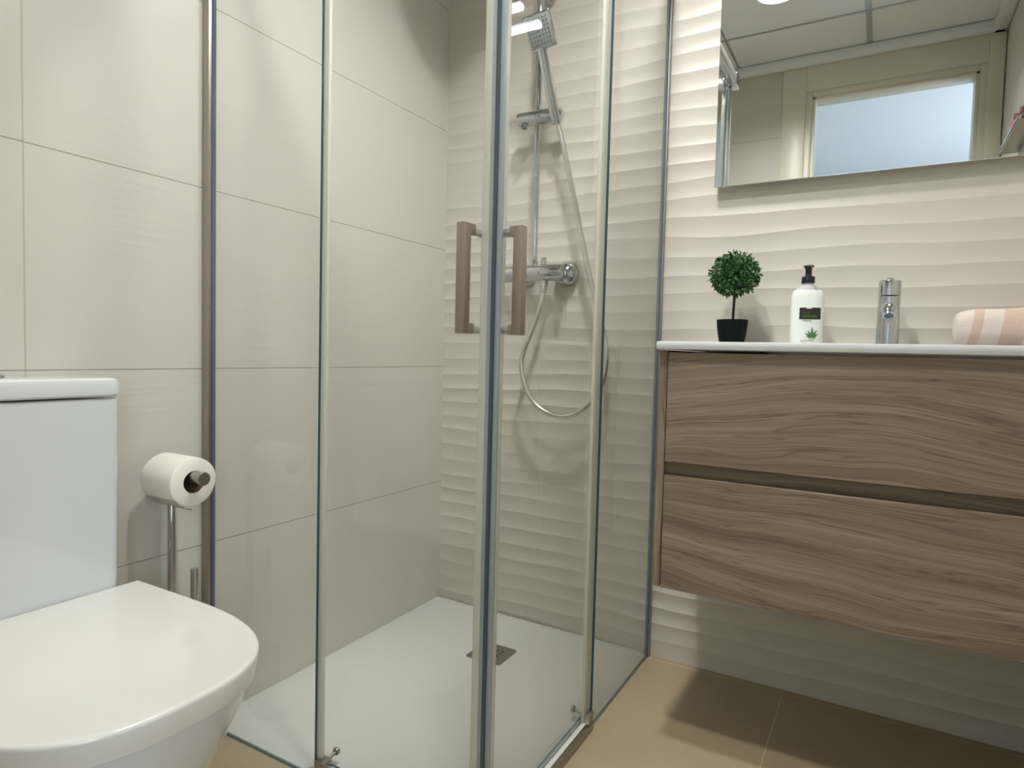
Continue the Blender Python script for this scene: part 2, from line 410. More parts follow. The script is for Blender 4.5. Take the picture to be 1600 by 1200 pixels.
# ------------------------------------------------------------ mirror
MX0, MX1, MZ0, MZ1 = .906, 1.700, 1.333, 1.930
t = thing('wall_mirror', 'large frameless rectangular mirror mounted on the wavy wall above the vanity', 'mirror', (1.3, -.008, MZ0))
bm = nb(); box(bm, (MX0, -.031, MZ0), (MX1, -.026, MZ1), .0012, 1)
part('mirror_glass', bm, M['mirror'], t)
bm = nb(); box(bm, (MX0+.04, -.0262, MZ0+.04), (MX1-.04, -.006, MZ1-.04), .001, 1); part('backing_frame', bm, M['satinl'], t)

# ------------------------------------------------------------ shower tray and drain
t = thing('shower_tray', 'flat white textured resin shower tray in the corner behind the glass', 'shower tray', (.38, -.45, 0))
bm = nb(); TX1, TY0 = W-.0034, -D+.0034
loft(bm, [rrect(.0012, TX1, TY0, -.0090, .004, 0), rrect(.0012, TX1, TY0, -.0090, .004, .0045), rrect(.0016, TX1-.0006, TY0+.0006, -.0094, .004, .0048), rrect(.014, W-.016, -D+.016, -.020, .015, .0142), rrect(.05, W-.05, -D+.05, -.05, .03, .0145)])
for v in bm.verts:      # the rim is low only along the two glass sides
    if .004 < v.co.z < .006 and v.co.x < W-.012 and v.co.y > -D+.012: v.co.z = .0140
part('basin', bm, M['tray'], t)
dx, dy = .388, -.272
t = thing('drain_cover', 'square grey metal drain cover with small holes in the white tray', 'drain', (dx, dy, .0126))
def drain():
    bm = nb(); h = .056
    loft(bm, [rrect(dx-h, dx+h, dy-h, dy+h, .012, .0126), rrect(dx-h, dx+h, dy-h, dy+h, .012, .0150), rrect(dx-h+.001, dx+h-.001, dy-h+.001, dy+h-.001, .011, .0158)])
    part('plate', bm, M['steel'], t)
    bm = nb()
    for i in range(4):
        for j in range(4):
            x = dx+(i-1.5)*.0155; y = dy+(j-1.5)*.0155; loft(bm, [rrect(x-.0032, x+.0032, y-.0032, y+.0032, .0015, .0153, 3), rrect(x-.0032, x+.0032, y-.0032, y+.0032, .0015, .0160, 3)], smooth=False)
    part('drain_holes', bm, M['dark'], t)
drain()

# ------------------------------------------------------------ shower enclosure
GZ0, GZ1 = .0006, 1.96
def pane(bm, a, b):
    """glass sheet; narrow sides get the dark edge material"""
    a = Vector(a); b = Vector(b); s = [b[i]-a[i] for i in range(3)]; thin = min(range(3), key=lambda i: s[i])
    t = nb(); box(t, a, b); t.normal_update()
    for f in t.faces: f.material_index = 0 if abs(f.normal[thin]) > .5 else 1
    merge(bm, t)
enc = thing('shower_enclosure', 'fixed clear glass screens and metal rails around the corner shower', 'shower enclosure', (W, -D, .0145))
XL = .357; YR = -.432
bm = nb(); pane(bm, (.018, -D-.003, GZ0), (XL, -D+.003, GZ1)); part('fixed_glass', bm, [M['glass'], M['edge']], enc)
bm = nb(); pane(bm, (W-.003, YR, GZ0), (W+.003, -.016, GZ1)); part('fixed_glass', bm, [M['glass'], M['edge']], enc)
bm = nb(); box(bm, (.001, -D-.012, GZ0), (.024, -D+.007, GZ1+.02), .0015); box(bm, (.0235, -D-.0045, GZ0), (.0262, -D+.0045, GZ1), mi=1); part('wall_profile', bm, [M['satin'], M['seal3']], enc)
bm = nb(); box(bm, (W-.0065, -.020, GZ0), (W+.0065, -.0040, GZ1+.02), .001); box(bm, (W-.0045, -.0225, GZ0), (W+.0045, -.0198, GZ1), mi=1); part('wall_profile', bm, [M['profg'], M['seal3']], enc)
for r in range(2):
    bm = nb()
    if r == 0: box(bm, (.001, -D-.018, GZ1-.02), (W+.018, -D+.006, GZ1+.022), .003)
    else: box(bm, (W-.006, -D-.018, GZ1-.02), (W+.018, -.006, GZ1+.022), .003)
    part('top_rail', bm, M['satinl'], enc)
bm = nb(); box(bm, (W-.03, -D-.022, GZ1-.026), (W+.022, -D+.03, GZ1+.026), .004); part('corner_connector', bm, M['chrome'], enc)
# seals on the free edges of the fixed glass
bm = nb(); box(bm, (XL-.005, -D+.0035, GZ0), (XL+.013, -D+.011, GZ1-.02), .001); part('edge_seal', bm, M['seal'], enc)
bm = nb(); box(bm, (W-.011, YR-.034, GZ0), (W-.0035, YR+.005, GZ1-.02), .001); part('edge_seal', bm, M['seal'], enc)
# bottom rails between the fixed panels and the corner
bm = nb(); box(bm, (W-.011, -D-.009, .0), (W+.010, YR-.006, .020), .0015); part('bottom_rail', bm, M['satin'], enc)
bm = nb(); box(bm, (W-.010, -D-.008, .0202), (W+.001, YR-.02, .0225), .0008); part('rail_sheen', bm, M['seat'], enc)  # bright reflection on the rail top, put in as a white strip
bm = nb(); box(bm, (XL+.004, -D-.010, .0), (W-.012, -D+.011, .020), .0015); part('bottom_rail', bm, M['satin'], enc)
# door guides
bm = nb(); box(bm, (W-.016, YR-.030, .0205), (W+.009, YR-.004, .044), .002); tube(bm, [(W-.037, YR-.018, .040), (W-.016, YR-.018, .036)], .0035); lathe(bm, [(.007, -.0), (.008, .003), (.008, .006), (.006, .008)], (W-.041, YR-.018, .041), 20, 'x'); part('door_guide', bm, M['steel'], enc)
bm = nb(); box(bm, (XL+.004, -D-.009, .0205), (XL+.03, -D+.016, .044), .002); tube(bm, [(XL+.017, -D+.016, .036), (XL+.017, -D+.037, .040)], .0035); lathe(bm, [(.007, -.0), (.008, .003), (.008, .006), (.006, .008)], (XL+.017, -D+.037, .041), 20, 'y'); part('door_guide', bm, M['steel'], enc)

def handle(root, base, out, along, reach=.045):
    """square D handle; base: centre on glass, out: outward unit vector, along: horizontal in-plane unit vector"""
    base = Vector(base); out = Vector(out); al = Vector(along); hz = .0815; q = .0088
    bm = nb()
    def bar(p0, p1):
        lo = Vector([min(p0[i], p1[i]) for i in range(3)]); hi = Vector([max(p0[i], p1[i]) for i in range(3)])
        box(bm, lo, hi, .0012)
    ad = Vector((abs(out.x)*q+abs(al.x)*q, abs(out.y)*q+abs(al.y)*q, q))
    g0 = base+out*reach
    bar(g0-Vector((ad.x, ad.y, hz+q)), g0+Vector((ad.x, ad.y, hz+q)))
    h = part('handle', bm, M['handle'], root)
    for s in (-1, 1):
        bm = nb()
        p = base+Vector((0, 0, s*hz))
        a = p+out*.022-al*q-Vector((0, 0, q)); b = p+out*(reach-q)+al*q+Vector((0, 0, q)); bar(a, b)
        part('handle_arm', bm, M['handle'], h)
        bm = nb(); tube(bm, [p-out*.012, p+out*.022], .0078, 20); part('standoff', bm, M['satinl'], h)
# left sliding door (parallel to the wavy wall)
d1 = thing('sliding_shower_door', 'sliding glass shower door left of the corner, facing the toilet side, with champagne handle', 'shower door', (.55, -D+.016, .03), 'sliding doors of the corner shower')
bm = nb(); pane(bm, (XL-.012, -D+.012, .03), (.738, -D+.018, GZ1-.03)); part('door_glass', bm, [M['glass'], M['edge']], d1)
bm = nb()
box(bm, (.7385, -D+.008, .03), (.7480, -D+.0175, GZ1-.03), .001); part('seal', bm, M['seal2'], d1)
bm = nb(); box(bm, (.724, -D+.0085, .03), (.7383, -D+.0118, GZ1-.03), .0008); part('seal_lip', bm, M['seal'], d1)
bm = nb(); box(bm, (.7482, -D+.004, .03), (.7530, -D+.018, GZ1-.03), .001); part('magnet_strip', bm, M['seal3'], d1)
handle(d1, (.717, -D+.012, .996), (0, -1, 0), (1, 0, 0))
bm = nb()
for x in (.40, .69): box(bm, (x-.02, -D+.007, GZ1-.05), (x+.02, -D+.0118, GZ1-.01), .002)
part('roller_bracket', bm, M['chrome'], d1)
# right sliding door (parallel to the toilet wall)
d2 = thing('sliding_shower_door', 'sliding glass shower door right of the corner, in front of the mixer, with champagne handle', 'shower door', (W-.016, -.65, .03), 'sliding doors of the corner shower')
bm = nb(); pane(bm, (W-.018, -D+.0245, .03), (W-.012, YR+.012, GZ1-.03)); part('door_glass', bm, [M['glass'], M['edge']], d2)
bm = nb(); box(bm, (W-.0195, -D+.0180, .03), (W-.0075, -D+.0245, GZ1-.03), .001); part('seal', bm, M['seal2'], d2)
bm = nb(); box(bm, (W-.0118, -D+.0265, .03), (W-.0085, -D+.042, GZ1-.03), .0008); part('seal_lip', bm, M['seal'], d2)
bm = nb(); box(bm, (W-.0088, -D+.010, .03), (W-.0005, -D+.0178, GZ1-.03), .001); part('magnet_strip', bm, M['seal2'], d2)
handle(d2, (W-.012, -D+.029, .996), (1, 0, 0), (0, 1, 0), .038)
bm = nb()
for y in (-.50, -.83): box(bm, (W-.0118, y-.02, GZ1-.05), (W-.007, y+.02, GZ1-.01), .002)
part('roller_bracket', bm, M['chrome'], d2)

# ------------------------------------------------------------ shower column
RX, RY = .380, -.062
t = thing('shower_column', 'chrome wall mixer with riser pipe and overhead rain shower on the wavy wall', 'shower', (RX, 0, 1.12))
bm = nb(); tube(bm, [(RX, RY, 1.150), (RX, RY, 1.60)], .0088, 20)
tube(bm, [(RX, RY, 1.60), (RX, RY, 2.12)]+[(RX, RY-.06+.06*math.cos(a), 2.12+.06*math.sin(a)) for a in (.3, .7, 1.1, 1.57)]+[(RX, -.31, 2.18), (RX, -.335, 2.17), (RX, -.34, 2.15)], .0105, 20)
rp = part('riser_pipe', bm, M['chrome'], t)
bm = nb(); tube(bm, [(RX, -.005, 1.97), (RX, RY, 1.97)], .009); lathe(bm, [(.022, 0), (.022, .008), (.018, .011)], (RX, -.012, 1.97), 28, 'y'); part('wall_bracket', bm, M['chrome'], t)
bm = nb(); loft(bm, [rrect(RX-.1, RX+.1, -.44, -.24, .02, 2.136), rrect(RX-.1, RX+.1, -.44, -.24, .02, 2.146)]); lathe(bm, [(.03, 2.145), (.014, 2.155), (.014, 2.165)], (RX, -.34, 0), 24); part('rain_head', bm, M['chrome'], t)
bm = nb(); zz = 1.122
lathe(bm, [(.0, .272), (.023, .272), (.0262, .276), (.0262, .283)], (0, RY, zz), 36, 'x')
lathe(bm, [(.0250, .284), (.0250, .330), (.0245, .334), (.0265, .400), (.0255, .470), (.022, .480), (0, .481)], (0, RY, zz), 36, 'x'); part('mixer_body', bm, M['chrome'], t)
for x in (.318, .468):
    bm = nb(); lathe(bm, [(.037, -.003), (.037, -.013), (.034, -.024), (.027, -.033), (.018, -.038), (.016, -.040), (.016, -.050)], (x, 0, zz), 36, 'y'); part('wall_flange', bm, M['chrome'], t)
bm = nb(); lathe(bm, [(.0125, zz+.021), (.0125, zz+.032), (.0105, zz+.036), (.0105, zz+.050)], (RX, RY, 0), 28); part('pipe_collar', bm, M['chrome'], t)
bm = nb(); lathe(bm, [(.007, zz+.018), (.007, zz+.030), (.0085, zz+.031), (.0085, zz+.044), (.007, zz+.046)], (.413, RY, 0), 24); part('diverter_knob', bm, M['chrome'], t)
bm = nb(); lathe(bm, [(.0095, zz-.062), (.0110, zz-.052), (.0110, zz-.042), (.0138, zz-.041), (.0138, zz-.026), (.011, zz-.020)], (.413, RY, 0), 28); part('hose_outlet', bm, M['chrome'], t)
# slider on the riser, tilted cylinder
bm = nb(); sz = 1.588
lathe(bm, [(0, .318), (.018, .318), (.0215, .322), (.0215, .386), (.0195, .387), (.0195, .389), (.0215, .390), (.0215, .452), (.019, .462), (.010, .468), (0, .469)], (0, RY-.008, sz), 36, 'x')
sl = part('hand_shower_holder', bm, M['chrome'], t)
bm = nb(); lathe(bm, [(.0085, 0), (.0085, -.010), (.007, -.013), (0, -.013)], (.345, RY-.020, sz-.018), 20); part('locking_knob', bm, M['rubber'], sl)

# hand shower with its hose
hs0 = Vector((.452, -.078, 1.560)); hs1 = Vector((.430, -.135, 1.745))
t = thing('hand_shower', 'square chrome hand shower held in the riser slider, with looping metal hose', 'hand shower', tuple(hs0))
axis = (hs1-hs0).normalized(); side = Vector((1, .0, .0)); side = (side-axis*side.dot(axis)).normalized(); nrm = axis.cross(side)
if nrm.y > 0: nrm = -nrm
def oriented(bm, c, u, v, n, su, sv, sn, bev):
    tb = nb(); box(tb, (-su, -sv, -sn), (su, sv, sn), bev, 3)
    for q in tb.verts: q.co = c+u*q.co.x+v*q.co.y+n*q.co.z
    merge(bm, tb)
bm = nb()
oriented(bm, (hs0+hs1)/2+axis*.01, side, axis, nrm, .0145, (hs1-hs0).length/2+.015, .008, .003); part('handle', bm, M['chrome'], t)
bm = nb(); hv = (axis*.98+nrm*.16).normalized(); hn = (nrm - hv*nrm.dot(hv)).normalized()
hc = hs1+hv*.053+side*.008; oriented(bm, hc, side, hv, hn, .043, .048, .0065, .005); hd = part('shower_head', bm, M['chrome'], t)
bm = nb(); oriented(bm, hc+hn*.0068, side, hv, hn, .037, .041, .0006, .0004); fp = part('spray_plate', bm, plain('grey_spray_plate', rgb(160, 165, 163), .4), hd)
bm = nb()
for i in range(7):
    for j in range(7):
        p = hc+hn*.0074+side*(i-3)*.0100+hv*(j-3)*.0108
        tube(bm, [p, p+hn*.0012], .0022, 8)
part('nozzles', bm, M['rubber'], hd)
hp = [(.413, RY, 1.070), (.409, RY-.002, 1.03), (.385, RY-.004, .955), (.358, RY-.006, .89), (.350, RY-.01, .835), (.372, RY-.012, .763), (.412, RY-.012, .714), (.47, RY-.010, .690), (.53, RY-.008, .697), (.585, RY-.006, .740), (.618, RY-.004, .80), (.626, RY-.002, .87), (.612, RY, .95), (.588, RY, 1.03), (.556, RY, 1.14), (.528, RY-.002, 1.26), (.502, RY-.004, 1.37), (.478, RY-.008, 1.47), (.458, RY-.012, 1.545), (.452, -.078, 1.562)]
bm = nb(); cp = curve_pts(hp, 10); tube(bm, cp, .0080, 12); part('hose', bm, M['hose'], t)

# ------------------------------------------------------------ toilet
TC = -1.345
t = thing('toilet', 'white close-coupled toilet with closed lid standing left of the shower', 'toilet', (.3, TC, 0))
def dshape(x0, xf, w, z, n=44, e=2.7, cx=.32, r=.0):
    a = xf-cx; out = []
    for k in range(n+1):
        th = -PI/2+PI*k/n; c, s = math.cos(th), math.sin(th)
        out.append(Vector((cx+a*abs(c)**(2/e), TC+w*(1 if s > 0 else -1)*abs(s)**(2/e), z)))
    if r:
        out += [Vector((x0+r, TC+w, z)), Vector((x0, TC+w-r, z)), Vector((x0, TC-w+r, z)), Vector((x0+r, TC-w, z))]
    else:
        out += [Vector((x0+.0006, TC+w, z)), Vector((x0, TC+w-.0006, z)), Vector((x0, TC-w+.0006, z)), Vector((x0+.0006, TC-w, z))]
    return out
bm = nb()
loft(bm, [dshape(.01, .40, .118, 0, cx=.25, e=2.2), dshape(.01, .42, .122, .03, cx=.26, e=2.2), dshape(.01, .455, .130, .12, cx=.28, e=2.2), dshape(.01, .51, .150, .22, cx=.30, e=2.3), dshape(.01, .565, .171, .31, cx=.31, e=2.4), dshape(.01, .590, .182, .37, cx=.32, e=2.6), dshape(.01, .597, .186, .405, cx=.32), dshape(.012, .594, .184, .409, cx=.32)])
part('bowl', bm, M['ceramic'], t)
LT = .448
bm = nb(); loft(bm, [dshape(.170, .604, .188, LT-.038), dshape(.168, .610, .192, LT-.035), dshape(.166, .615, .1955, LT-.006), dshape(.1665, .6145, .1950, LT-.0028), dshape(.1675, .6130, .1935, LT-.0010), dshape(.1695, .611, .1915, LT-.0002), dshape(.173, .6075, .188, LT)]); part('lid', bm, M['seat'], t, 50)
cw_ = .167
bm = nb(); loft(bm, [rrect(.004, .162, TC-cw_+.004, TC+cw_-.004, .02, .405), rrect(.004, .165, TC-cw_, TC+cw_-.001, .02, .46), rrect(.004, .168, TC-cw_, TC+cw_, .02, .779), rrect(.006, .165, TC-cw_+.003, TC+cw_-.003, .02, .7805)])
part('cistern', bm, M['ceramic'], t)
bm = nb(); cl = cw_+.001
loft(bm, [rrect(.003, .168, TC-cl+.004, TC+cl-.004, .02, .7835), rrect(.003, .172, TC-cl, TC+cl, .022, .787), rrect(.003, .173, TC-cl, TC+cl, .022, .806), rrect(.004, .171, TC-cl+.002, TC+cl-.002, .021, .812), rrect(.008, .166, TC-cl+.008, TC+cl-.008, .018, .815)]); cm = part('cistern_lid', bm, M['ceramic'], t)
bm = nb(); lathe(bm, [(.024, .815), (.024, .819), (.021, .821), (0, .821)], (.088, TC, 0), 32); part('flush_button', bm, M['chrome'], cm)

# ------------------------------------------------------------ paper stand, roll, brush
PX, PY = .030, -1.003; AY = -1.030; AZ = .614
t = thing('toilet_paper_stand', 'chrome floor stand with a round arm holding the paper roll beside the toilet', 'toilet paper holder', (PX+.05, PY, 0))
bm = nb(); loft(bm, [rrect(.006, .136, -1.045, -.966, .02, 0), rrect(.006, .136, -1.045, -.966, .02, .010), rrect(.010, .132, -1.041, -.970, .018, .013)]); part('base_plate', bm, M['chrome'], t)
bm = nb(); tube(bm, curve_pts([(PX, PY, .012), (PX, PY, .3), (PX, PY, .585), (PX, PY-.010, .606), (PX, AY+.010, AZ), (PX-.004, AY+.001, AZ)], 8), .0078, 20); part('pole', bm, M['chrome'], t)
bm = nb(); tube(bm, [(PX-.012, AY, AZ), (.176, AY, AZ)], .0118, 28); lathe(bm, [(.0125, .172), (.0135, .1735), (.0135, .1795), (.0125, .181), (0, .181)], (0, AY, AZ), 32, 'x'); part('arm', bm, M['steel'], t)
rz = AZ+.0118-.0215
t = thing('toilet_roll', 'white toilet paper roll hanging on the chrome arm next to the cistern', 'toilet paper', (.096, AY, rz))
def roll():
    bm = nb(); seg = 48; x0, x1 = .046, .148; rings = []
    prof = [(.0222, x0), (.046, x0), (.0485, x0+.002), (.0490, x0+.005), (.0492, (x0+x1)/2), (.0490, x1-.005), (.0482, x1-.0015), (.0462, x1), (.0222, x1)]
    for r, x in prof:
        ring = []
        for k in range(seg):
            a = 2*PI*k/seg; rr = r*(1+(.012*math.sin(2*a+1)+.008*math.sin(5*a) if r > .03 else 0)); ring.append(Vector((x, AY+rr*math.cos(a), rz+rr*math.sin(a))))
        rings.append(ring)
    loft(bm, rings, cap=False)
    part('paper_layers', bm, M['paper'], t)
    bm = nb(); rings = []
    for r, x in [(.0221, x0+.0005), (.0221, x1-.0005), (.0213, x1-.0005), (.0213, x0+.0005), (.0221, x0+.0005)]:
        rings.append([Vector((x, AY+r*math.cos(2*PI*k/32), rz+r*math.sin(2*PI*k/32))) for k in range(32)])
    loft(bm, rings, cap=False); part('cardboard_core', bm, M['card'], t)
    # loose end of the sheet hanging under the roll
    bm = nb(); A = []
    for i in range(9):
        s = i/8; a = -PI/2-.9+.9*s
        for j in range(12):
            x = x0+.002+(x1-x0-.004)*j/11; rr = .0502+.004*s
            A.append(bm.verts.new((x, AY+rr*math.cos(a), rz+rr*math.sin(a)-.002*s+(.0018*math.sin(j*2.1) if i == 8 else 0))))
    for i in range(8):
        for j in range(11):
            q = i*12+j; f = bm.faces.new((A[q], A[q+1], A[q+13], A[q+12])); f.smooth = True
    g = bmesh.ops.solidify(bm, geom=list(bm.faces), thickness=.0006)
    part('loose_sheet', bm, M['paper'], t)
roll()
t = thing('toilet_brush', 'toilet brush with short chrome handle standing beside the shower profile', 'toilet brush', (.10, -1.0, .013))
bm = nb(); tube(bm, [(.102, -.998, .17), (.102, -.998, .408), (.102, -.998, .4085), (.102, -.998, .413)], [.0078, .0078, .0078, .007], 20); part('handle', bm, M['chrome'], t)
bm = nb(); lathe(bm, [(.026, .0135), (.028, .018), (.028, .168), (.026, .171), (.009, .173), (.0078, .176)], (.102, -.998, 0), 36); part('cup', bm, M['chrome'], t)

# ------------------------------------------------------------ vanity
VX0, VX1, VY, VZ0, VZ1 = .891, XR-.018, -.414, .360, WT-.020
t = thing('vanity_cabinet', 'wall-hung vanity cabinet in wavy grey-brown wood grain with two wide drawers', 'cabinet', ((VX0+VX1)/2, -.2, VZ0))
bm = nb(); box(bm, (VX0, VY+.004, VZ0), (VX0+.0165, -.007, VZ1), .0006, 1); part('side_panel', bm, M['wood_v'], t)
bm = nb(); box(bm, (VX1-.0165, VY+.004, VZ0), (VX1, -.007, VZ1), .0006, 1); part('side_panel', bm, M['wood_v'], t)
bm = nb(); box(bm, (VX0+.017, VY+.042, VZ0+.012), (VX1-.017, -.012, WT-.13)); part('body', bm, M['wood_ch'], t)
bm = nb(); box(bm, (VX0+.017, VY+.03, VZ0+.002), (VX1-.017, VY+.041, VZ1-.002)); part('inner_front', bm, M['dark'], t)
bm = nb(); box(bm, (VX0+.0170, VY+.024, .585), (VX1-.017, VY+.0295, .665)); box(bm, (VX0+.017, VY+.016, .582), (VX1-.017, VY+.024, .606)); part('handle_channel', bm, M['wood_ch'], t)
for z0, z1 in ((.644, VZ1-.004), (VZ0, .613)):
    bm = nb(); box(bm, (VX0+.0192, VY, z0), (VX1-.0192, VY+.018, z1), .0008, 1); part('drawer_front', bm, M['wood'], t)

# ceramic washbasin top
BX0, BX1, BY0, BY1 = 1.11, 1.55, -.385, -.155
t = thing('washbasin', 'thin white ceramic washbasin worktop lying on the wooden vanity', 'washbasin', ((BX0+BX1)/2, -.2, WT-.019))
def basin():
    bm = nb(); x0, x1, y0, y1 = VX0-.008, XR-.006, -.428, -.007
    n = 6
    z0 = WT-.0188
    rings = [rrect(x0+.004, x1-.004, y0+.004, y1, .010, z0, n), rrect(x0+.001, x1, y0+.001, y1, .011, z0+.002, n), rrect(x0, x1, y0, y1, .012, z0+.008, n), rrect(x0, x1, y0, y1, .012, WT-.004, n), rrect(x0+.0015, x1, y0+.0015, y1, .011, WT-.001, n), rrect(x0+.005, x1-.004, y0+.005, y1-.002, .010, WT, n),
             rrect(BX0-.012, BX1+.012, BY0-.012, BY1+.012, .06, WT, n), rrect(BX0, BX1, BY0, BY1, .055, WT-.006, n), rrect(BX0+.02, BX1-.02, BY0+.015, BY1-.015, .05, WT-.05, n), rrect(BX0+.05, BX1-.05, BY0+.035, BY1-.035, .045, WT-.095, n), rrect(BX0+.10, BX1-.10, BY0+.075, BY1-.075, .03, WT-.105, n)]
    R = [[bm.verts.new(p) for p in r] for r in rings]; m = len(R[0])
    for i in range(len(R)-1):
        for k in range(m):
            f = bm.faces.new((R[i][k], R[i][(k+1) % m], R[i+1][(k+1) % m], R[i+1][k])); f.smooth = True
    bm.faces.new(R[-1])
    # underside ring and outer bowl
    inn = rrect(BX0-.02, BX1+.02, BY0-.015, BY1+.02, .06, z0, n); I = [bm.verts.new(p) for p in inn]
    low = [bm.verts.new(p) for p in rrect(BX0+.03, BX1-.03, BY0+.02, BY1-.02, .05, WT-.112, n)]
    for k in range(m):
        bm.faces.new((R[0][k], I[k], I[(k+1) % m], R[0][(k+1) % m])); bm.faces.new((I[k], low[k], low[(k+1) % m], I[(k+1) % m]))
    bm.faces.new(low)
    part('basin_top', bm, M['ceramic'], t)
    bm = nb(); lathe(bm, [(.022, WT-.105), (.022, WT-.101), (.018, WT-.099), (0, WT-.099)], (1.33, -.27, 0), 28); part('waste_plug', bm, M['chrome'], t)
basin()

# faucet
FX, FY = 1.326, -.095
t = thing('basin_faucet', 'cylindrical chrome faucet standing on the white washbasin between bottle and towel', 'faucet', (FX, FY, WT))
bm = nb(); lathe(bm, [(.0265, WT), (.0265, WT+.004), (.0235, WT+.006), (.0225, WT+.115), (.0215, WT+.1160)], (FX, FY, 0), 48); part('body', bm, M['chrome'], t)
bm = nb(); lathe(bm, [(.0215, WT+.1175), (.0228, WT+.1185), (.0228, WT+.150), (.0215, WT+.1525), (.012, WT+.1535), (0, WT+.1535)], (FX, FY, 0), 48)
box(bm, (FX-.007, FY-.012, WT+.150), (FX+.007, FY+.035, WT+.158), .002); part('lever', bm, M['chrome'], t)
sp0 = Vector((FX, FY+.0, WT+.075)); sp1 = Vector((FX, FY-.105, WT+.081)); 
bm = nb(); tube(bm, [sp0, sp1], .0148, 32)
tube(bm, [sp1, sp1+Vector((0, -.010, -.003)), sp1+Vector((0, -.015, -.010))], [.0148, .0145, .0128], 32); sp = part('spout', bm, M['chrome'], t)
nd = Vector((0, -.55, -.83)).normalized(); pc = sp1+Vector((0, -.011, -.008))
bm = nb(); tube(bm, [pc, pc+nd*.010], .0118, 28); ar = part('aerator', bm, M['chrome'], sp)
bm = nb(); tube(bm, [pc+nd*.0098, pc+nd*.0106], .0092, 24); part('aerator_mesh', bm, plain('aerator_mesh_grey', rgb(92, 100, 116), .6), ar)

# ------------------------------------------------------------ potted topiary
TX, TY = .983, -.110
t = thing('potted_topiary', 'small round boxwood topiary on a stem in a black pot on the worktop', 'plant', (TX, TY, WT))
bm = nb(); lathe(bm, [(.0265, WT), (.0300, WT+.004), (.0345, WT+.028), (.0372, WT+.048), (.0382, WT+.064), (.0365, WT+.064), (.035, WT+.056), (0, WT+.056)], (TX, TY, 0), 44); part('pot', bm, M['pot'], t)
bm = nb(); lathe(bm, [(.0348, WT+.0565), (.030, WT+.059), (0, WT+.060)], (TX, TY, 0), 30); part('soil', bm, M['stem'], t)
bm = nb(); tube(bm, curve_pts([(TX+.001, TY, WT+.058), (TX+.002, TY, WT+.09), (TX+.003, TY, WT+.135), (TX+.003, TY, WT+.18)], 4), .0033, 12); part('stem', bm, M['stem'], t)
def foliage():
    bm = nb(); c0 = Vector((TX+.001, TY, 1.088)); rnd = random.Random(3)
    def leaf(p, d, L, w):
        d = d.normalized(); s = d.cross(Vector((rnd.uniform(-1, 1), rnd.uniform(-1, 1), rnd.uniform(-1, 1)))).normalized(); n = d.cross(s)
        prof = [(0, .12), (.28, .8), (.6, 1), (.85, .65), (1, .05)]; prev = None
        for q, ww in prof:
            c = p+d*L*q+n*L*.22*q*q; a = [bm.verts.new(c-s*w*ww+n*w*.35*ww), bm.verts.new(c), bm.verts.new(c+s*w*ww+n*w*.35*ww)]
            if prev:
                for i in range(2):
                    f = bm.faces.new((prev[i], prev[i+1], a[i+1], a[i])); f.smooth = True
            prev = a
    for i in range(1500):
        z = rnd.uniform(-1, 1); a = rnd.uniform(0, 2*PI); r = math.sqrt(1-z*z); u = Vector((r*math.cos(a), r*math.sin(a), z))
        rad = rnd.choice((rnd.uniform(.035, .052), rnd.uniform(.046, .056)))
        p = c0+Vector((u.x*rad*1.04, u.y*rad*1.04, u.z*rad*.95))
        d = u*rnd.uniform(.2, 1)+Vector((rnd.uniform(-1, 1), rnd.uniform(-1, 1), rnd.uniform(-.6, .9)))*.8
        leaf(p, d, rnd.uniform(.009, .0135), rnd.uniform(.0022, .0034))
    me = bpy.data.meshes.new('foliage')
    for v in bm.verts: v.co -= t.location
    bm.to_mesh(me); bm.free(); me.materials.append(M['leaf']); o = bpy.data.objects.new('foliage', me); C.objects.link(o); o.parent = t
    bm = nb()
    for i in range(70):
        z = rnd.uniform(-.9, 1); a = rnd.uniform(0, 2*PI); r = math.sqrt(1-z*z); u = Vector((r*math.cos(a), r*math.sin(a), z))
        tube(bm, [c0+u*.002, c0+u*.026+Vector((0, 0, .003)), c0+u*.050], [.0014, .001, .0006], 5)
    part('twigs', bm, M['stem'], t)
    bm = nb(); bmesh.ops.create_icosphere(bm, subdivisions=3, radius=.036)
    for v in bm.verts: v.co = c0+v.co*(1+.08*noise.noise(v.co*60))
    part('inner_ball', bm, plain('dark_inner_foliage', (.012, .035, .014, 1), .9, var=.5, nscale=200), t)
foliage()

# ------------------------------------------------------------ lotion bottle
BX, BY = 1.154, -.095; BR = .30     # turned a little to the right
t = thing('lotion_bottle', 'white pump lotion bottle with black pump and aloe vera label', 'bottle', (BX, BY, WT))
def el(a, rx, ry, z, e=2.5):
    c, s = math.cos(a), math.sin(a); x = rx*(1 if c > 0 else -1)*abs(c)**(2/e); y = ry*(1 if s > 0 else -1)*abs(s)**(2/e)
    return Vector((BX+x*math.cos(BR)-y*math.sin(BR), BY+x*math.sin(BR)+y*math.cos(BR), z))
def ering(rx, ry, z, n=48, e=2.5): return [el(2*PI*k/n, rx, ry, z, e) for k in range(n)]
bm = nb(); loft(bm, [ering(.0345, .0205, WT), ering(.0370, .0230, WT+.003), ering(.0375, .0235, WT+.05), ering(.0375, .0235, WT+.115), ering(.0365, .0230, WT+.124), ering(.0335, .0215, WT+.132), ering(.030, .020, WT+.1355)]); bo = part('body', bm, M['lotion'], t)
bm = nb(); loft(bm, [ering(.030, .020, WT+.1357), ering(.022, .017, WT+.1425, e=2.2), ering(.0145, .0140, WT+.147, e=2), ering(.0122, .0122, WT+.149, e=2), ering(.0122, .0122, WT+.156, e=2)]); part('neck', bm, M['neck'], t)
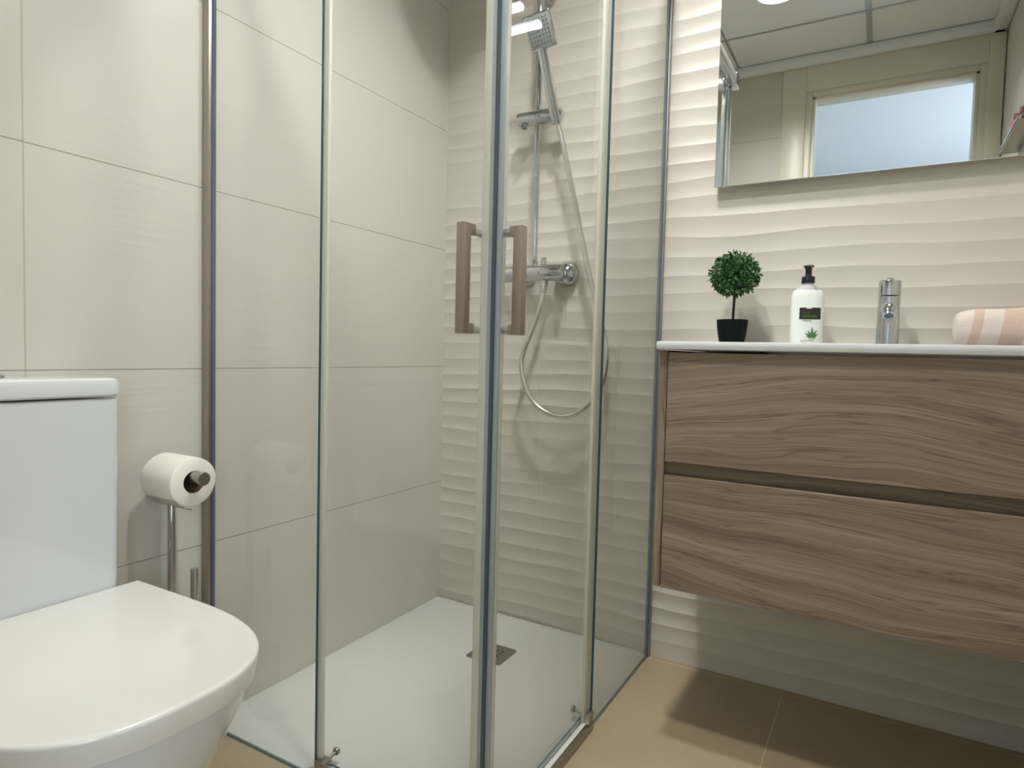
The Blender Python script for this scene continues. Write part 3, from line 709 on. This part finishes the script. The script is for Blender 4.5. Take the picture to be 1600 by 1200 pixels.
bm = nb(); lathe(bm, [(.0145, WT+.152), (.0150, WT+.153), (.0150, WT+.166), (.0142, WT+.168), (.0085, WT+.168), (.0075, WT+.172), (.0072, WT+.184), (.0088, WT+.190), (.0118, WT+.1915), (.012, WT+.194), (.010, WT+.1955), (0, WT+.1955)], (BX, BY, 0), 32)
tube(bm, [(BX, BY, WT+.190), (BX+.004, BY-.022, WT+.190), (BX+.005, BY-.036, WT+.186)], [.0058, .005, .004], 14); part('pump', bm, M['blackp'], t)
def patch(x0, x1, z0, z1, mat, name, off=.0006, parent=bo):
    """label patch that follows the bottle's front; x measured across the front"""
    bm = nb(); n = 14; lo = []; hi = []
    for k in range(n+1):
        x = x0+(x1-x0)*k/n; rx, ry, e = .0375+off, .0235+off, 2.5
        y = -ry*max(0, 1-abs(min(abs(x)/rx, 1))**e)**(1/e)
        def P(z): return Vector((BX+x*math.cos(BR)-y*math.sin(BR), BY+x*math.sin(BR)+y*math.cos(BR), z))
        lo.append(bm.verts.new(P(z0))); hi.append(bm.verts.new(P(z1)))
    for k in range(n): bm.faces.new((lo[k], lo[k+1], hi[k+1], hi[k])).smooth = True
    return part(name, bm, mat, parent)
patch(-.021, .027, WT+.064, WT+.092, M['lblack'], 'black_label')
patch(-.006, .006, WT+.0895, WT+.0945, M['lotion'], 'label_notch', .0009)
patch(-.0140, .006, WT+.059, WT+.0625, M['lgrey'], 'fine_print')
patch(.0005, .026, WT+.0545, WT+.0552, M['lgrey'], 'fine_line')
patch(-.0165, .012, WT+.0125, WT+.0142, M['lgrey'], 'fine_print')
def front_point(x, z, off=.0010):
    y = -(.0235+off)*max(0, 1-(min(abs(x)/.0375, 1))**2.5)**.4
    return Vector((BX+x*math.cos(BR)-y*math.sin(BR), BY+x*math.sin(BR)+y*math.cos(BR), z))
def print_text(txt, x0, z0, size, mat, wid):
    cu = bpy.data.curves.new('txt', 'FONT'); cu.body = txt; cu.size = 1; cu.resolution_u = 3
    ob = bpy.data.objects.new('txt', cu); C.objects.link(ob); dg = bpy.context.evaluated_depsgraph_get(); me = bpy.data.meshes.new_from_object(ob.evaluated_get(dg))
    bm = nb(); bm.from_mesh(me); bpy.data.objects.remove(ob); bpy.data.curves.remove(cu)
    mx = max(v.co.x for v in bm.verts); k = wid/mx
    for v in bm.verts: v.co = front_point(x0+v.co.x*k, z0+v.co.y*size, .0012)
    part('lettering', bm, mat, bo)
print_text('ALOE VERA', -.0135, WT+.0685, .0085, M['lgreen'], .032)
print_text('NATURE', -.0115, WT+.0780, .0045, M['lgreen'], .012)
def aloe():
    bm = nb(); cx, cz = .0085, WT+.0215
    for ang, L in ((90, .026), (122, .019), (57, .021), (150, .019), (28, .017), (172, .013), (6, .011)):
        a = math.radians(ang); d = (math.cos(a), math.sin(a)); s = (-d[1], d[0]); w = .0030
        pts = [(0, -.5), (.35, -1), (.7, -.5), (1, 0), (.7, .5), (.35, 1), (0, .5)]
        bm.faces.new([bm.verts.new(front_point(cx+d[0]*L*q+s[0]*w*p, cz+d[1]*L*q+s[1]*w*p, .0011+.0001*(ang % 7))) for q, p in pts])
    part('leaf_print', bm, M['lgreen2'], bo)
aloe()

# ------------------------------------------------------------ rolled towel
def towel():
    x0, x1 = 1.452, 1.715; cy, = (-.085,); bm = nb(); rings = []; n = 56; R = .050
    t = thing('rolled_towel', 'rolled peach and white striped towel lying at the right end of the worktop', 'towel', (x0, cy, WT))
    st = [(0, .45), (.001, .66), (.004, .78), (.012, .89), (.026, .975), (.045, 1.0), (.065, .985), (.085, .975), (.105, 1.0), (.125, 1.06), (.15, 1.10), (.18, 1.10), (.21, 1.08), (.24, 1.02), (.255, .9), (.262, .6)]
    for dxx, k in st:
        ring = []
        for i in range(n):
            a = 2*PI*i/n; r = R*k*(1+.025*math.sin(3*a+dxx*30)+.012*math.sin(7*a+2))
            # skewed soft left end
            y = r*1.05*math.cos(a); z = r*.86*math.sin(a)
            ring.append(Vector((x0+dxx, cy+y, max(WT+.0004, WT+.043+z))))
        rings.append(ring)
    loft(bm, rings); part('towel_roll', bm, M['towel'], t, 80)
    # spiral of layers on the left end
    bm = nb(); P = []
    for i in range(120):
        a = i/119*4.2*2*PI; r = .004+.0295*i/119; P.append((x0+.0005+.0045*(r/.034)**2, cy+r*1.02*math.cos(a), WT+.043+r*.86*math.sin(a)))
    tube(bm, P, .0022, 6); part('rolled_edge', bm, M['towel'], t)
towel()

# ------------------------------------------------------------ wall shelf on the right wall (seen in the mirror)
t = thing('wall_shelf', 'slim grey metal shelf with low rail on the right wall, seen in the mirror', 'shelf', (XR, -1.2, 1.66))
bm = nb(); box(bm, (XR-.06, -1.37, 1.690), (XR-.0005, -.97, 1.697), .001); part('shelf_board', bm, M['satin'], t)
bm = nb(); tube(bm, [(XR-.004, -1.365, 1.712), (XR-.056, -1.365, 1.712), (XR-.056, -.975, 1.712), (XR-.004, -.975, 1.712)], .004, 10)
for y in (-1.365, -1.2, -.975): tube(bm, [(XR-.056, y, 1.697), (XR-.056, y, 1.712)], .003, 8)
part('rail', bm, M['chrome'], t)
def shelf_bottle(y, mat, h, label):
    q = thing('shelf_bottle', label, 'bottle', (XR-.028, y, 1.697), 'toiletries on the wall shelf')
    bm = nb(); lathe(bm, [(.016, 1.697), (.019, 1.70), (.019, 1.697+h*.7), (.012, 1.697+h*.78), (.008, 1.697+h*.8)], (XR-.028, y, 0), 24); part('body', bm, mat, q)
    bm = nb(); lathe(bm, [(.010, 1.697+h*.8), (.010, 1.697+h), (.009, 1.698+h)], (XR-.028, y, 0), 20); part('cap', bm, M['red'], q)
shelf_bottle(-1.24, M['pink'], .10, 'small pink bottle on the wall shelf, nearest the doorway')
shelf_bottle(-1.12, M['red'], .085, 'small reddish-brown bottle on the wall shelf, farther from the doorway')
